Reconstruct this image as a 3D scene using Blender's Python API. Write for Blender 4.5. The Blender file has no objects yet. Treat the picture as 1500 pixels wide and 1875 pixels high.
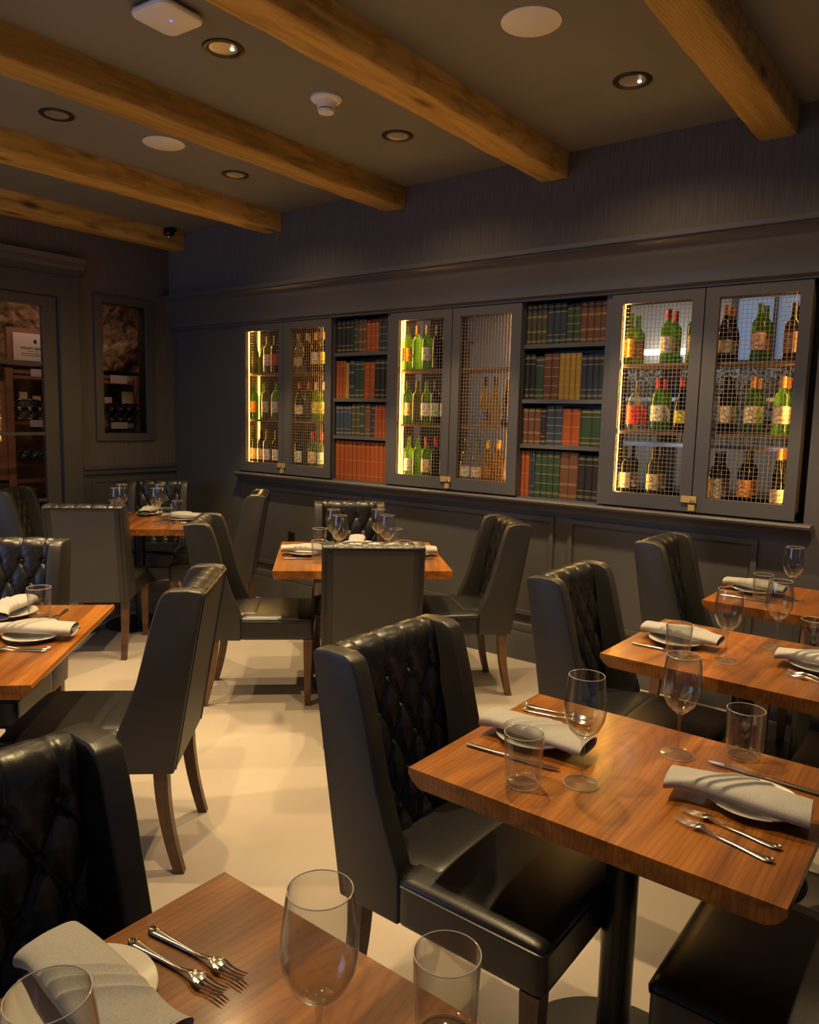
import bpy, bmesh, math, random
from mathutils import Vector, Matrix
random.seed(7)
PI = math.pi
sc = bpy.context.scene
COL = sc.collection

# ------------------------------------------------------------------ camera, world, lights, exposure
F = 1392.46; PITCH = 0.124038; ROLL = 0.0240689; YAW = 0.655041; CAMH = 1.54
cd = bpy.data.cameras.new('camera'); cam = bpy.data.objects.new('camera', cd); COL.objects.link(cam)
cd.sensor_fit = 'HORIZONTAL'; cd.sensor_width = 36; cd.lens = 36*F/1500; cd.clip_start = .02
fw = Vector((-math.sin(YAW), math.cos(YAW), 0)); rt = Vector((math.cos(YAW), math.sin(YAW), 0)); up = Vector((0, 0, 1))
f2 = fw*math.cos(PITCH) - up*math.sin(PITCH); u2 = up*math.cos(PITCH) + fw*math.sin(PITCH)
r3 = rt*math.cos(ROLL) + u2*math.sin(ROLL); u3 = -rt*math.sin(ROLL) + u2*math.cos(ROLL)
cam.matrix_world = Matrix(((r3.x, u3.x, -f2.x, 0), (r3.y, u3.y, -f2.y, 0), (r3.z, u3.z, -f2.z, CAMH), (0, 0, 0, 1)))
sc.camera = cam
sc.view_settings.view_transform = 'Standard'; sc.view_settings.look = 'None'
sc.view_settings.gamma = 1; sc.view_settings.use_curve_mapping = False
sc.view_settings.exposure = 0.45
sc.cycles.use_denoising = True
sc.cycles.caustics_reflective = False; sc.cycles.caustics_refractive = False
sc.cycles.sample_clamp_indirect = 4.0
sc.cycles.max_bounces = 10; sc.cycles.transparent_max_bounces = 24
sc.cycles.diffuse_bounces = 4; sc.cycles.glossy_bounces = 3; sc.cycles.transmission_bounces = 6
w = bpy.data.worlds.new('world'); sc.world = w; w.use_nodes = True
w.node_tree.nodes['Background'].inputs[0].default_value = (.34, .44, .72, 1)
w.node_tree.nodes['Background'].inputs[1].default_value = 0.11

WARM = (1.0, .70, .34)
LIGHTS = [(-1.47, 3.494), (-2.785, 3.435), (-4.097, 3.386), (-2.77, 2.227), (-4.093, 2.193), (-1.47, 2.21), (-.2, 3.47),
          (-1.47, .95), (-2.78, .95), (-4.09, .95)]
CEIL = 3.08
E_NARROW = 105.0; E_WIDE = 20.0
def spot(name, loc, e, ang, blend, col, size=.02, rot=(0, 0, 0)):
    l = bpy.data.lights.new(name, 'SPOT'); l.energy = e; l.spot_size = math.radians(ang); l.spot_blend = blend
    l.color = col; l.shadow_soft_size = size
    o = bpy.data.objects.new(name, l); o.location = loc; o.rotation_euler = rot; COL.objects.link(o); return o
for (lx, ly) in LIGHTS:
    spot('downlight_beam', (lx, ly, CEIL-.022), E_NARROW, 74, .35, WARM)
    spot('downlight_spill', (lx, ly, CEIL-.022), E_WIDE, 150, .8, WARM, .035)
def area(name, loc, e, sx, sy, col, rot=(0, 0, 0)):
    l = bpy.data.lights.new(name, 'AREA'); l.shape = 'RECTANGLE'; l.size = sx; l.size_y = sy; l.energy = e; l.color = col
    o = bpy.data.objects.new(name, l); o.location = loc; o.rotation_euler = rot; COL.objects.link(o); return o
area('service_room_light', (-2.6, 6.3, 2.9), 13, 2.4, .3, (1, .93, .86))
area('service_room_light', (-5.4, 6.3, 2.9), 8, 1.2, .3, (1, .85, .7))
area('cellar_light', (-6.17, 3.3, 2.60), 3.2, .12, 1.4, (1, .66, .48), (0, 0, 0))

# added cool fill for presumed daylight, out of view left of the camera
area('cool_fill_light', (-4.4, -2.6, 1.7), 24, 3.2, 1.7, (.42, .58, 1), (PI/2, 0, 0))

# ------------------------------------------------------------------ materials
M = {}
def pmat(name, col, rough=.5, metal=0, spec=.5, coat=0, bump=None, emit=None, sheen=0):
    m = bpy.data.materials.new(name); m.use_nodes = True; nt = m.node_tree; b = nt.nodes['Principled BSDF']
    b.inputs['Base Color'].default_value = (*col, 1); b.inputs['Roughness'].default_value = rough
    b.inputs['Metallic'].default_value = metal; b.inputs['Specular IOR Level'].default_value = spec
    b.inputs['Coat Weight'].default_value = coat; b.inputs['Coat Roughness'].default_value = .15
    if sheen: b.inputs['Sheen Weight'].default_value = sheen
    if emit:
        b.inputs['Emission Color'].default_value = (*emit[0], 1); b.inputs['Emission Strength'].default_value = emit[1]
    if bump:
        sc_, st, di = bump
        tc = nt.nodes.new('ShaderNodeTexCoord'); mp = nt.nodes.new('ShaderNodeMapping'); no = nt.nodes.new('ShaderNodeTexNoise'); bu = nt.nodes.new('ShaderNodeBump')
        mp.inputs['Scale'].default_value = sc_ if isinstance(sc_, tuple) else (sc_,)*3
        no.inputs['Scale'].default_value = 1; no.inputs['Detail'].default_value = 4
        bu.inputs['Strength'].default_value = st; bu.inputs['Distance'].default_value = di
        nt.links.new(tc.outputs['Object'], mp.inputs[0]); nt.links.new(mp.outputs[0], no.inputs['Vector'])
        nt.links.new(no.outputs[0], bu.inputs['Height']); nt.links.new(bu.outputs[0], b.inputs['Normal'])
    M[name] = m; return m
def ramp_noise(m, scale, cols, detail=5, rough_rng=None, dist=0, src=None):
    """colour variation: noise -> ramp -> base colour"""
    nt = m.node_tree; b = nt.nodes['Principled BSDF']
    tc = nt.nodes.new('ShaderNodeTexCoord'); mp = nt.nodes.new('ShaderNodeMapping'); no = nt.nodes.new('ShaderNodeTexNoise'); cr = nt.nodes.new('ShaderNodeValToRGB')
    mp.inputs['Scale'].default_value = scale; no.inputs['Scale'].default_value = 1; no.inputs['Detail'].default_value = detail
    no.inputs['Distortion'].default_value = dist
    e = cr.color_ramp.elements
    while len(e) < len(cols): e.new(.5)
    for i, (p, c) in enumerate(cols): e[i].position = p; e[i].color = (*c, 1)
    nt.links.new(tc.outputs['Object'], mp.inputs[0]); nt.links.new(mp.outputs[0], no.inputs['Vector'])
    nt.links.new(no.outputs[0], cr.inputs[0]); nt.links.new(cr.outputs[0], b.inputs['Base Color'])
    return nt, b, mp, no, cr
pmat('paint', (.092, .088, .092), .42, spec=.45)
pmat('leather', (.014, .014, .015), .34, spec=.55, bump=(260, .12, .002))
pmat('leather_side_lit', (.030, .0285, .0275), .38, spec=.5, bump=(300, .12, .002))  # wings' black leather, colour lightened in place of bounce off the floor
pmat('leather_back_lit', (.062, .058, .054), .5, spec=.5, bump=(300, .15, .002))  # outer back's black leather, colour lightened to replace fill light
pmat('steel', (.75, .73, .7), .16, metal=1)
pmat('brass', (.80, .52, .16), .42, metal=.55)
pmat('china', (.62, .60, .55), .22, spec=.5)
pmat('white_plastic', (.93, .90, .84), .45)
pmat('grey_plastic', (.45, .45, .5), .5)
pmat('black_metal', (.008, .008, .008), .32, spec=.5)
pmat('trim_ring', (.02, .017, .014), .4)
pmat('reflector', (.55, .5, .45), .35, metal=.6)
pmat('lamp', (1, .9, .7), .5, emit=((1, .86, .6), 8))
pmat('blue_led', (.1, .1, 1), .5, emit=((.15, .12, 1), 1.5))
pmat('strip', (1, .7, .2), .5, emit=((1, .50, .045), 13))
pmat('fluor', (1, 1, 1), .5, emit=((1, .95, .75), 3))
pmat('shelf_wood', (.05, .035, .025), .5)
pmat('rubber', (.01, .01, .01), .7)
pmat('cork_cream', (.75, .55, .35), .6)
pmat('paper', (.78, .62, .52), .8)
pmat('tag_paper', (.80, .62, .64), .8)
pmat('ink', (.03, .02, .02), .8)
pmat('wall_white', (.42, .40, .38), .8)
pmat('blue_pane', (.25, .38, .6), .3, emit=((.35, .5, .8), .12))
pmat('rack_wood', (.28, .12, .06), .7)
pmat('gold', (.55, .38, .15), .5, metal=.5)
pmat('dark_bottle', (.012, .016, .012), .18, spec=.9)
# napkin
m = pmat('napkin', (.55, .53, .48), .95, sheen=.3, bump=((900, 900, 900), .25, .001))
ramp_noise(m, (300, 300, 300), [(.3, (.34, .332, .318)), (.7, (.41, .40, .385))], 3)
# grasscloth wall
m = pmat('grasscloth', (.05, .05, .055), .9, bump=((160, 160, 6), .3, .003))
ramp_noise(m, (120, 120, 5), [(.35, (.120, .105, .100)), (.65, (.160, .142, .130))], 4)
# ceiling
m = pmat('ceiling_paint', (.085, .075, .062), .85)
ramp_noise(m, (1.5, 1.5, 1.5), [(.3, (.225, .215, .185)), (.7, (.245, .232, .20))], 3)
# floor
m = pmat('concrete', (.6, .52, .4), .5, spec=.35)
nt, b, mp, no, cr = ramp_noise(m, (1.1, 1.1, 1.1), [(.28, (.305, .262, .222)), (.5, (.36, .31, .265)), (.72, (.39, .335, .29))], 8, dist=.6)
vo = nt.nodes.new('ShaderNodeTexVoronoi'); vo.inputs['Scale'].default_value = 55
mp2 = nt.nodes.new('ShaderNodeMapping'); nt.links.new(nt.nodes['Texture Coordinate'].outputs['Object'], mp2.inputs[0]); nt.links.new(mp2.outputs[0], vo.inputs['Vector'])
n2 = nt.nodes.new('ShaderNodeTexNoise'); n2.inputs['Scale'].default_value = 2.2; nt.links.new(mp2.outputs[0], n2.inputs['Vector'])
lt = nt.nodes.new('ShaderNodeMath'); lt.operation = 'LESS_THAN'; lt.inputs[1].default_value = .09; nt.links.new(vo.outputs['Distance'], lt.inputs[0])
gt = nt.nodes.new('ShaderNodeMath'); gt.operation = 'GREATER_THAN'; gt.inputs[1].default_value = .52; nt.links.new(n2.outputs[0], gt.inputs[0])
mu = nt.nodes.new('ShaderNodeMath'); mu.operation = 'MULTIPLY'; nt.links.new(lt.outputs[0], mu.inputs[0]); nt.links.new(gt.outputs[0], mu.inputs[1])
mu2 = nt.nodes.new('ShaderNodeMath'); mu2.operation = 'MULTIPLY'; mu2.inputs[1].default_value = .6; nt.links.new(mu.outputs[0], mu2.inputs[0])
mx = nt.nodes.new('ShaderNodeMix'); mx.data_type = 'RGBA'; mx.inputs['B'].default_value = (.22, .17, .11, 1)
nt.links.new(mu2.outputs[0], mx.inputs['Factor']); nt.links.new(cr.outputs[0], mx.inputs['A']); nt.links.new(mx.outputs['Result'], b.inputs['Base Color'])
# woods
def wood(name, dark, mid, light, axis='y', board=.13, rough=.3, coat=.25, knots=False):
    m = pmat(name, mid, rough, coat=coat)
    sx, sy = (9, .9) if axis == 'y' else (.9, 9)
    s = (14, 1.1, 14) if axis == 'y' else (1.1, 14, 14)
    nt, b, mp, no, cr = ramp_noise(m, s, [(.28, dark), (.5, mid), (.74, light)], 8, dist=1.3)
    tc = nt.nodes['Texture Coordinate']
    # cathedral grain
    wv = nt.nodes.new('ShaderNodeTexWave'); wv.wave_type = 'RINGS'; wv.rings_direction = 'Z'
    mpw = nt.nodes.new('ShaderNodeMapping'); mpw.inputs['Scale'].default_value = (5, .8, 5) if axis == 'y' else (.8, 5, 5)
    mpw.inputs['Location'].default_value = (.3, .2, 0)
    wv.inputs['Scale'].default_value = 5; wv.inputs['Distortion'].default_value = 6; wv.inputs['Detail'].default_value = 3; wv.inputs['Detail Scale'].default_value = .8
    nt.links.new(tc.outputs['Object'], mpw.inputs[0]); nt.links.new(mpw.outputs[0], wv.inputs['Vector'])
    mxg = nt.nodes.new('ShaderNodeMix'); mxg.data_type = 'RGBA'; mxg.blend_type = 'MULTIPLY'
    crw = nt.nodes.new('ShaderNodeValToRGB'); crw.color_ramp.elements[0].color = (.62, .55, .5, 1); crw.color_ramp.elements[0].position = .0; crw.color_ramp.elements[1].position = .35
    nt.links.new(wv.outputs[0], crw.inputs[0]); mxg.inputs['Factor'].default_value = .55
    nt.links.new(cr.outputs[0], mxg.inputs['A']); nt.links.new(crw.outputs[0], mxg.inputs['B'])
    # boards
    sep = nt.nodes.new('ShaderNodeSeparateXYZ'); nt.links.new(tc.outputs['Object'], sep.inputs[0])
    dv = nt.nodes.new('ShaderNodeMath'); dv.operation = 'DIVIDE'; dv.inputs[1].default_value = board
    nt.links.new(sep.outputs['X' if axis == 'y' else 'Y'], dv.inputs[0])
    fl = nt.nodes.new('ShaderNodeMath'); fl.operation = 'FLOOR'; nt.links.new(dv.outputs[0], fl.inputs[0])
    oi = nt.nodes.new('ShaderNodeObjectInfo')
    ad = nt.nodes.new('ShaderNodeMath'); ad.operation = 'MULTIPLY_ADD'; ad.inputs[1].default_value = 17.3
    nt.links.new(oi.outputs['Random'], ad.inputs[0]); nt.links.new(fl.outputs[0], ad.inputs[2])
    wn = nt.nodes.new('ShaderNodeTexWhiteNoise'); wn.noise_dimensions = '1D'; nt.links.new(ad.outputs[0], wn.inputs['W'])
    mr = nt.nodes.new('ShaderNodeMapRange'); mr.inputs['To Min'].default_value = .68; mr.inputs['To Max'].default_value = 1.25
    nt.links.new(wn.outputs['Value'], mr.inputs['Value'])
    mxb = nt.nodes.new('ShaderNodeMix'); mxb.data_type = 'RGBA'; mxb.blend_type = 'MULTIPLY'; mxb.inputs['Factor'].default_value = 1
    cb = nt.nodes.new('ShaderNodeCombineColor'); [nt.links.new(mr.outputs[0], cb.inputs[i]) for i in range(3)]
    nt.links.new(mxg.outputs['Result'], mxb.inputs['A']); nt.links.new(cb.outputs[0], mxb.inputs['B'])
    out = mxb.outputs['Result']
    if knots:
        vk = nt.nodes.new('ShaderNodeTexVoronoi'); vk.inputs['Scale'].default_value = 1
        mk = nt.nodes.new('ShaderNodeMapping'); mk.inputs['Scale'].default_value = (4.5, 1.6, 4.5)
        nk = nt.nodes.new('ShaderNodeTexNoise'); nk.inputs['Scale'].default_value = 6
        nt.links.new(tc.outputs['Object'], mk.inputs[0]); nt.links.new(mk.outputs[0], vk.inputs['Vector'])
        ck = nt.nodes.new('ShaderNodeValToRGB'); ck.color_ramp.elements[0].color = (.18, .12, .08, 1); ck.color_ramp.elements[0].position = .05
        ck.color_ramp.elements[1].position = .17
        mxk = nt.nodes.new('ShaderNodeMix'); mxk.data_type = 'RGBA'; mxk.blend_type = 'MULTIPLY'; mxk.inputs['Factor'].default_value = .9
        nt.links.new(vk.outputs['Distance'], ck.inputs[0]); nt.links.new(out, mxk.inputs['A']); nt.links.new(ck.outputs[0], mxk.inputs['B']); out = mxk.outputs['Result']
        bu = nt.nodes.new('ShaderNodeBump'); bu.inputs['Strength'].default_value = .5; bu.inputs['Distance'].default_value = .01
        nt.links.new(no.outputs[0], bu.inputs['Height']); nt.links.new(bu.outputs[0], b.inputs['Normal'])
    nt.links.new(out, b.inputs['Base Color']); return m
wood('walnut', (.125, .038, .006), (.25, .088, .014), (.40, .158, .026))
wood('beam_wood', (.42, .24, .045), (.62, .37, .085), (.74, .47, .13), board=3, rough=.75, coat=0, knots=True)
wood('leg_wood', (.080, .032, .012), (.115, .050, .020), (.150, .072, .032), board=3, rough=.45, coat=.1)
# rock
m = pmat('rock', (.2, .12, .06), .9, bump=((9, 9, 9), 1, .05))
ramp_noise(m, (11, 11, 11), [(.35, (.035, .018, .008)), (.55, (.22, .12, .055)), (.75, (.45, .27, .14))], 9, dist=.8)

def glassmat(name, tint=(1, 1, 1), extra=None, refl=1.0, ior=1.5, rough=.03, edge=0):
    m = bpy.data.materials.new(name); m.use_nodes = True; nt = m.node_tree; nt.nodes.clear()
    out = nt.nodes.new('ShaderNodeOutputMaterial'); tr = nt.nodes.new('ShaderNodeBsdfTransparent'); gl = nt.nodes.new('ShaderNodeBsdfGlossy')
    fr = nt.nodes.new('ShaderNodeFresnel'); mx = nt.nodes.new('ShaderNodeMixShader')
    tr.inputs[0].default_value = (*tint, 1); gl.inputs['Roughness'].default_value = rough; fr.inputs['IOR'].default_value = ior
    base = tr.outputs[0]
    if extra:
        tl = nt.nodes.new('ShaderNodeBsdfTranslucent'); tl.inputs[0].default_value = (*extra[0], 1)
        m2 = nt.nodes.new('ShaderNodeMixShader'); m2.inputs[0].default_value = extra[1]
        nt.links.new(tr.outputs[0], m2.inputs[1]); nt.links.new(tl.outputs[0], m2.inputs[2]); base = m2.outputs[0]
    ge = nt.nodes.new('ShaderNodeNewGeometry'); mr = nt.nodes.new('ShaderNodeMapRange'); mr.inputs['To Min'].default_value = ior; mr.inputs['To Max'].default_value = 1/ior
    nt.links.new(ge.outputs['Backfacing'], mr.inputs['Value']); nt.links.new(mr.outputs[0], fr.inputs['IOR'])
    nt.links.new(fr.outputs[0], mx.inputs[0]); nt.links.new(base, mx.inputs[1]); nt.links.new(gl.outputs[0], mx.inputs[2])
    last = mx.outputs[0]
    if edge:  # rough gloss blended in at grazing angles as a painted edge highlight
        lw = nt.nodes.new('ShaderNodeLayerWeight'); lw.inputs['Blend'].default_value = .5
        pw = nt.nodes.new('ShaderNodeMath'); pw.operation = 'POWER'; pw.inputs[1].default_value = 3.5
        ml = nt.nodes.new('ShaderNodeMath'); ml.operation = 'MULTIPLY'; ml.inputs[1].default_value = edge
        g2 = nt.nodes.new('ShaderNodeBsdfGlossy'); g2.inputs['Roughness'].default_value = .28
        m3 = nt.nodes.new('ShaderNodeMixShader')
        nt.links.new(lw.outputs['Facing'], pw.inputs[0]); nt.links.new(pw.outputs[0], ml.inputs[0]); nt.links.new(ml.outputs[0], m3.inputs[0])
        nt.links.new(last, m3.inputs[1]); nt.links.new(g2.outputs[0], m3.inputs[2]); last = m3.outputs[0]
    nt.links.new(last, out.inputs[0]); M[name] = m; return m
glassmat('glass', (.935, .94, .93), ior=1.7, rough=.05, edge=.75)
pmat('glass_rim_highlight', (.50, .50, .47), .12, spec=1.0)  # pale opaque band painting the light that glass edges would refract
glassmat('pane', (.9, .9, .9), ior=1.3)
glassmat('bottle_green', (.22, .42, .06), ((.30, .6, .05), .45))
glassmat('bottle_lime', (.45, .75, .15), ((.5, .85, .08), .5))
glassmat('bottle_olive', (.14, .16, .03), ((.25, .28, .04), .35))
glassmat('bottle_brown', (.10, .035, .012), ((.2, .06, .02), .3))
glassmat('bottle_clear', (.85, .85, .8), ((.8, .75, .6), .12))
glassmat('bottle_amber', (.92, .72, .38), ((.9, .55, .15), .22))
glassmat('bottle_black', (.03, .035, .025), ((.03, .03, .02), .4))
LABELC = {'white': (.85, .78, .68), 'cream': (.8, .62, .42), 'red': (.65, .03, .02), 'orange': (.75, .3, .06), 'peach': (.85, .5, .36), 'yellow': (.7, .62, .06), 'blue': (.06, .08, .25), 'picture': (.25, .12, .08), 'green': (.35, .45, .3)}
for k, c in LABELC.items():
    mm = pmat('label_'+k, c, .7); ramp_noise(mm, (60, 60, 45), [(.42, tuple(x*.55 for x in c)), (.5, c), (.6, c)], 2)
CAPC = {'red': (.5, .01, .02), 'orange': (.8, .3, .05), 'black': (.01, .01, .01), 'cream': (.7, .5, .35), 'gold': (.7, .45, .1), 'green': (.05, .2, .03)}
for k, c in CAPC.items(): pmat('cap_'+k, c, .35)
BOOKC = {'orange': (.30, .062, .008), 'black': (.014, .013, .012), 'green': (.022, .05, .022), 'brown': (.115, .045, .02), 'navy': (.02, .028, .05), 'blue': (.025, .042, .07), 'yellow': (.32, .20, .02), 'olive': (.05, .05, .025)}
for k, c in BOOKC.items(): pmat('cloth_'+k, c, .55, bump=(500, .3, .001))

# ------------------------------------------------------------------ mesh helpers
def addbox(bm, x0, x1, y0, y1, z0, z1, mi=0):
    vs = [bm.verts.new(p) for p in ((x0, y0, z0), (x1, y0, z0), (x1, y1, z0), (x0, y1, z0), (x0, y0, z1), (x1, y0, z1), (x1, y1, z1), (x0, y1, z1))]
    fs = []
    for q in ((3, 2, 1, 0), (4, 5, 6, 7), (0, 1, 5, 4), (1, 2, 6, 5), (2, 3, 7, 6), (3, 0, 4, 7)):
        f = bm.faces.new([vs[i] for i in q]); f.material_index = mi; fs.append(f)
    return fs
def B(*boxes):
    bm = bmesh.new()
    for b in boxes: addbox(bm, *b)
    return bm
def bevel(bm, w, seg=2, ang=30):
    es = [e for e in bm.edges if len(e.link_faces) == 2 and e.calc_face_angle(0) > math.radians(ang)]
    bmesh.ops.bevel(bm, geom=es, offset=w, segments=seg, affect='EDGES', profile=.5, clamp_overlap=True); return bm
def obj(name, bm, mats, parent=None, smooth=True, ang=35, loc=None, rotz=None):
    me = bpy.data.meshes.new(name)
    bmesh.ops.recalc_face_normals(bm, faces=bm.faces[:])
    bm.to_mesh(me); bm.free()
    if not isinstance(mats, (list, tuple)): mats = [mats]
    for mm in mats: me.materials.append(M[mm] if isinstance(mm, str) else mm)
    if smooth:
        for p in me.polygons: p.use_smooth = True
        me.set_sharp_from_angle(angle=math.radians(ang))
    o = bpy.data.objects.new(name, me); COL.objects.link(o)
    if parent: o.parent = parent
    if loc: o.location = loc
    if rotz is not None: o.rotation_euler = (0, 0, rotz)
    return o
def tag(o, label, cat, group=None):
    o['label'] = label; o['category'] = cat
    if group: o['group'] = group
    return o
def thing(name, label, cat, loc=(0, 0, 0), rotz=0, group=None):
    o = bpy.data.objects.new(name, None); o.empty_display_size = .05; COL.objects.link(o)
    o.location = loc; o.rotation_euler = (0, 0, rotz); return tag(o, label, cat, group)
def struct(name, bm, mats, **k):
    o = obj(name, bm, mats, **k); o['kind'] = 'structure'; return o
def dup(root, loc, rotz, label, group=None):
    r = root.copy(); COL.objects.link(r); r.location = loc; r.rotation_euler = (root.rotation_euler[0], root.rotation_euler[1], rotz); r['label'] = label
    if group: r['group'] = group
    for ch in list(root.children):
        c = ch.copy(); COL.objects.link(c); c.parent = r
        for g in list(ch.children):
            d = g.copy(); COL.objects.link(d); d.parent = c
    return r
def lathe(pts, n=32, bm=None, c=(0, 0, 0), mi=0):
    bm = bm or bmesh.new(); rings = []
    for r, z in pts:
        if r < 1e-6: rings.append([bm.verts.new((c[0], c[1], c[2]+z))])
        else: rings.append([bm.verts.new((c[0]+r*math.cos(2*PI*i/n), c[1]+r*math.sin(2*PI*i/n), c[2]+z)) for i in range(n)])
    for a, b_ in zip(rings, rings[1:]):
        if len(a) == 1 and len(b_) == 1: continue
        for i in range(n):
            j = (i+1) % n
            if len(a) == 1: f = bm.faces.new((a[0], b_[i], b_[j]))
            elif len(b_) == 1: f = bm.faces.new((a[i], b_[0], a[j]))
            else: f = bm.faces.new((a[i], b_[i], b_[j], a[j]))
            f.material_index = mi
    return bm
def tube(bm, pts, r, n=8, closed=False, mi=0, flat=1.0):
    pts = [Vector(p) for p in pts]; N = len(pts); rings = []
    prev = None
    for i, p in enumerate(pts):
        if closed: t = pts[(i+1) % N]-pts[i-1]
        else: t = pts[min(i+1, N-1)]-pts[max(i-1, 0)]
        t.normalize()
        a = Vector((0, 0, 1)) if abs(t.z) < .95 else Vector((1, 0, 0))
        if prev is not None: a = prev
        u = (a - t*a.dot(t)); u.normalize(); v = t.cross(u); prev = u
        rr = r[i] if isinstance(r, (list, tuple)) else r
        rings.append([bm.verts.new(p + u*rr*flat*math.cos(2*PI*k/n) + v*rr*math.sin(2*PI*k/n)) for k in range(n)])
    rng = range(N) if closed else range(N-1)
    for i in rng:
        a, b_ = rings[i], rings[(i+1) % N]
        for k in range(n):
            f = bm.faces.new((a[k], a[(k+1) % n], b_[(k+1) % n], b_[k])); f.material_index = mi
    if not closed:
        for rg in (rings[0], rings[-1]):
            f = bm.faces.new(rg); f.material_index = mi
    return bm
def prism(pts, a0, a1, axis='y', bm=None):
    """polygon in two axes extruded along the third"""
    bm = bm or bmesh.new()
    mk = {'y': lambda p, a: (p[0], a, p[1]), 'x': lambda p, a: (a, p[0], p[1]), 'z': lambda p, a: (p[0], p[1], a)}[axis]
    v0 = [bm.verts.new(mk(p, a0)) for p in pts]; v1 = [bm.verts.new(mk(p, a1)) for p in pts]
    n = len(pts)
    bm.faces.new(v0); bm.faces.new(list(reversed(v1)))
    for i in range(n): bm.faces.new((v0[i], v1[i], v1[(i+1) % n], v0[(i+1) % n]))
    return bm
def grid(fn, nu, nv, bm=None, closeu=False, mi=0):
    bm = bm or bmesh.new()
    vs = [[bm.verts.new(fn(i/nu, j/nv)) for j in range(nv+1)] for i in range(nu if closeu else nu+1)]
    for i in range(nu):
        for j in range(nv):
            a = vs[i]; b_ = vs[(i+1) % len(vs)]
            f = bm.faces.new((a[j], b_[j], b_[j+1], a[j+1])); f.material_index = mi
    return bm
def rbox(c, s, r, n=10, fn=None, bm=None):
    """rounded box from a subdivided cube"""
    b2 = bmesh.new(); bmesh.ops.create_cube(b2, size=2)
    bmesh.ops.subdivide_edges(b2, edges=b2.edges[:], cuts=n, use_grid_fill=True)
    h = Vector(s)/2
    for v in b2.verts:
        # denser near the edges
        q = Vector([math.copysign(abs(t)**.6, t) if abs(t) > 1e-9 else 0 for t in v.co])
        p = Vector((q.x*h.x, q.y*h.y, q.z*h.z))
        inn = Vector([max(-(h[i]-r), min(h[i]-r, p[i])) for i in range(3)])
        d = p-inn
        if d.length > 1e-9: p = inn + d.normalized()*min(r, d.length if d.length < r else r)
        v.co = p + Vector(c)
        if fn: v.co = fn(v.co)
    if bm is None: return b2
    me = bpy.data.meshes.new('tmp'); b2.to_mesh(me); b2.free(); bm.from_mesh(me); bpy.data.meshes.remove(me); return bm
def textmesh(body, size, mat, parent, loc, rot, name='lettering', ext=.0006):
    cu = bpy.data.curves.new('txt', 'FONT'); cu.body = body; cu.size = size; cu.extrude = ext
    to = bpy.data.objects.new('txt', cu); COL.objects.link(to)
    dg = bpy.context.evaluated_depsgraph_get(); dg.update()
    me = bpy.data.meshes.new_from_object(to.evaluated_get(dg)); bpy.data.objects.remove(to); bpy.data.curves.remove(cu)
    me.name = name; me.materials.clear(); me.materials.append(M[mat])
    o = bpy.data.objects.new(name, me); COL.objects.link(o); o.parent = parent; o.location = loc; o.rotation_euler = rot; return o

# ------------------------------------------------------------------ the room
YU = 4.20      # upper back wall plane
YP = 4.25      # panelling plane
XL = -6.0      # left wall plane
def strc(name, mats, *boxes, bev=0, **k):
    bm = B(*boxes)
    if bev: bevel(bm, bev)
    return struct(name, bm, mats, **k)
strc('floor', 'concrete', (-7.2, 3, -3, 7.6, -.1, 0), smooth=False)
strc('ceiling', 'ceiling_paint', (-7.2, 3, -3, 4.32, CEIL, CEIL+.1), smooth=False)
# back wall with openings for the three wine cabinets and two bookcases
CABS = [(-5.05, -4.02, -4.54), (-3.45, -2.405, -2.925), (-1.82, -.785, -1.301)]
strc('wall_back', 'grasscloth', (-6, 3, YU, 4.60, 2.33, CEIL), smooth=False)
strc('wall_back_panelling', 'paint', (-6, -5.09, YP-.005, 4.56, 0, 2.33), (-5.09, -.745, YP, 4.56, 0, 1.045), (-5.09, -.745, YP-.005, 4.56, 2.272, 2.33),
     (-.745, 3, YP-.005, 4.56, 0, 2.33), smooth=False)
# frieze + crown
struct('trim_1', bevel(prism([(4.26, 2.262), (4.215, 2.262), (4.215, 2.275), (4.198, 2.285), (4.195, 2.36), (4.185, 2.375), (4.183, 2.39), (4.16, 2.425), (4.15, 2.45), (4.142, 2.475), (4.12, 2.495), (4.10, 2.503), (4.10, 2.512),
        (4.088, 2.515), (4.085, 2.54), (4.26, 2.54)], -6, 3, 'x'), .003, 2, 25), 'paint')
# sill
struct('trim_2', bevel(prism([(4.26, 1.05), (4.175, 1.05), (4.165, 1.042), (4.168, 1.03), (4.19, 1.022), (4.20, 1.012), (4.22, 1.0), (4.235, .98), (4.26, .98)], -5.09, -.70, 'x'), .002, 2, 25), 'paint')
# wainscot panel mouldings
def panelmould(name, x0, x1, z0, z1, y=YP, t=.028, d=.014):
    return struct(name, bevel(B((x0, x1, y-d, y, z1-t, z1), (x0, x1, y-d, y, z0, z0+t), (x0, x0+t, y-d, y, z0+t, z1-t), (x1-t, x1, y-d, y, z0+t, z1-t)), .006, 2), 'paint')
for i, (a, b_) in enumerate(((-4.88, -3.70), (-3.63, -2.13), (-2.03, -.95))): panelmould('trim_%d' % (3+i), a, b_, .30, .945)
struct('trim_6', B((-5.97, -5.955, YP-.012, YP, .3, 2.2)), 'paint')
struct('baseboard_back', bevel(prism([(4.26, 0), (4.225, 0), (4.225, .17), (4.232, .185), (4.228, .20), (4.238, .235), (4.26, .245)], -6, 3, 'x'), .003), 'paint')
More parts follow.
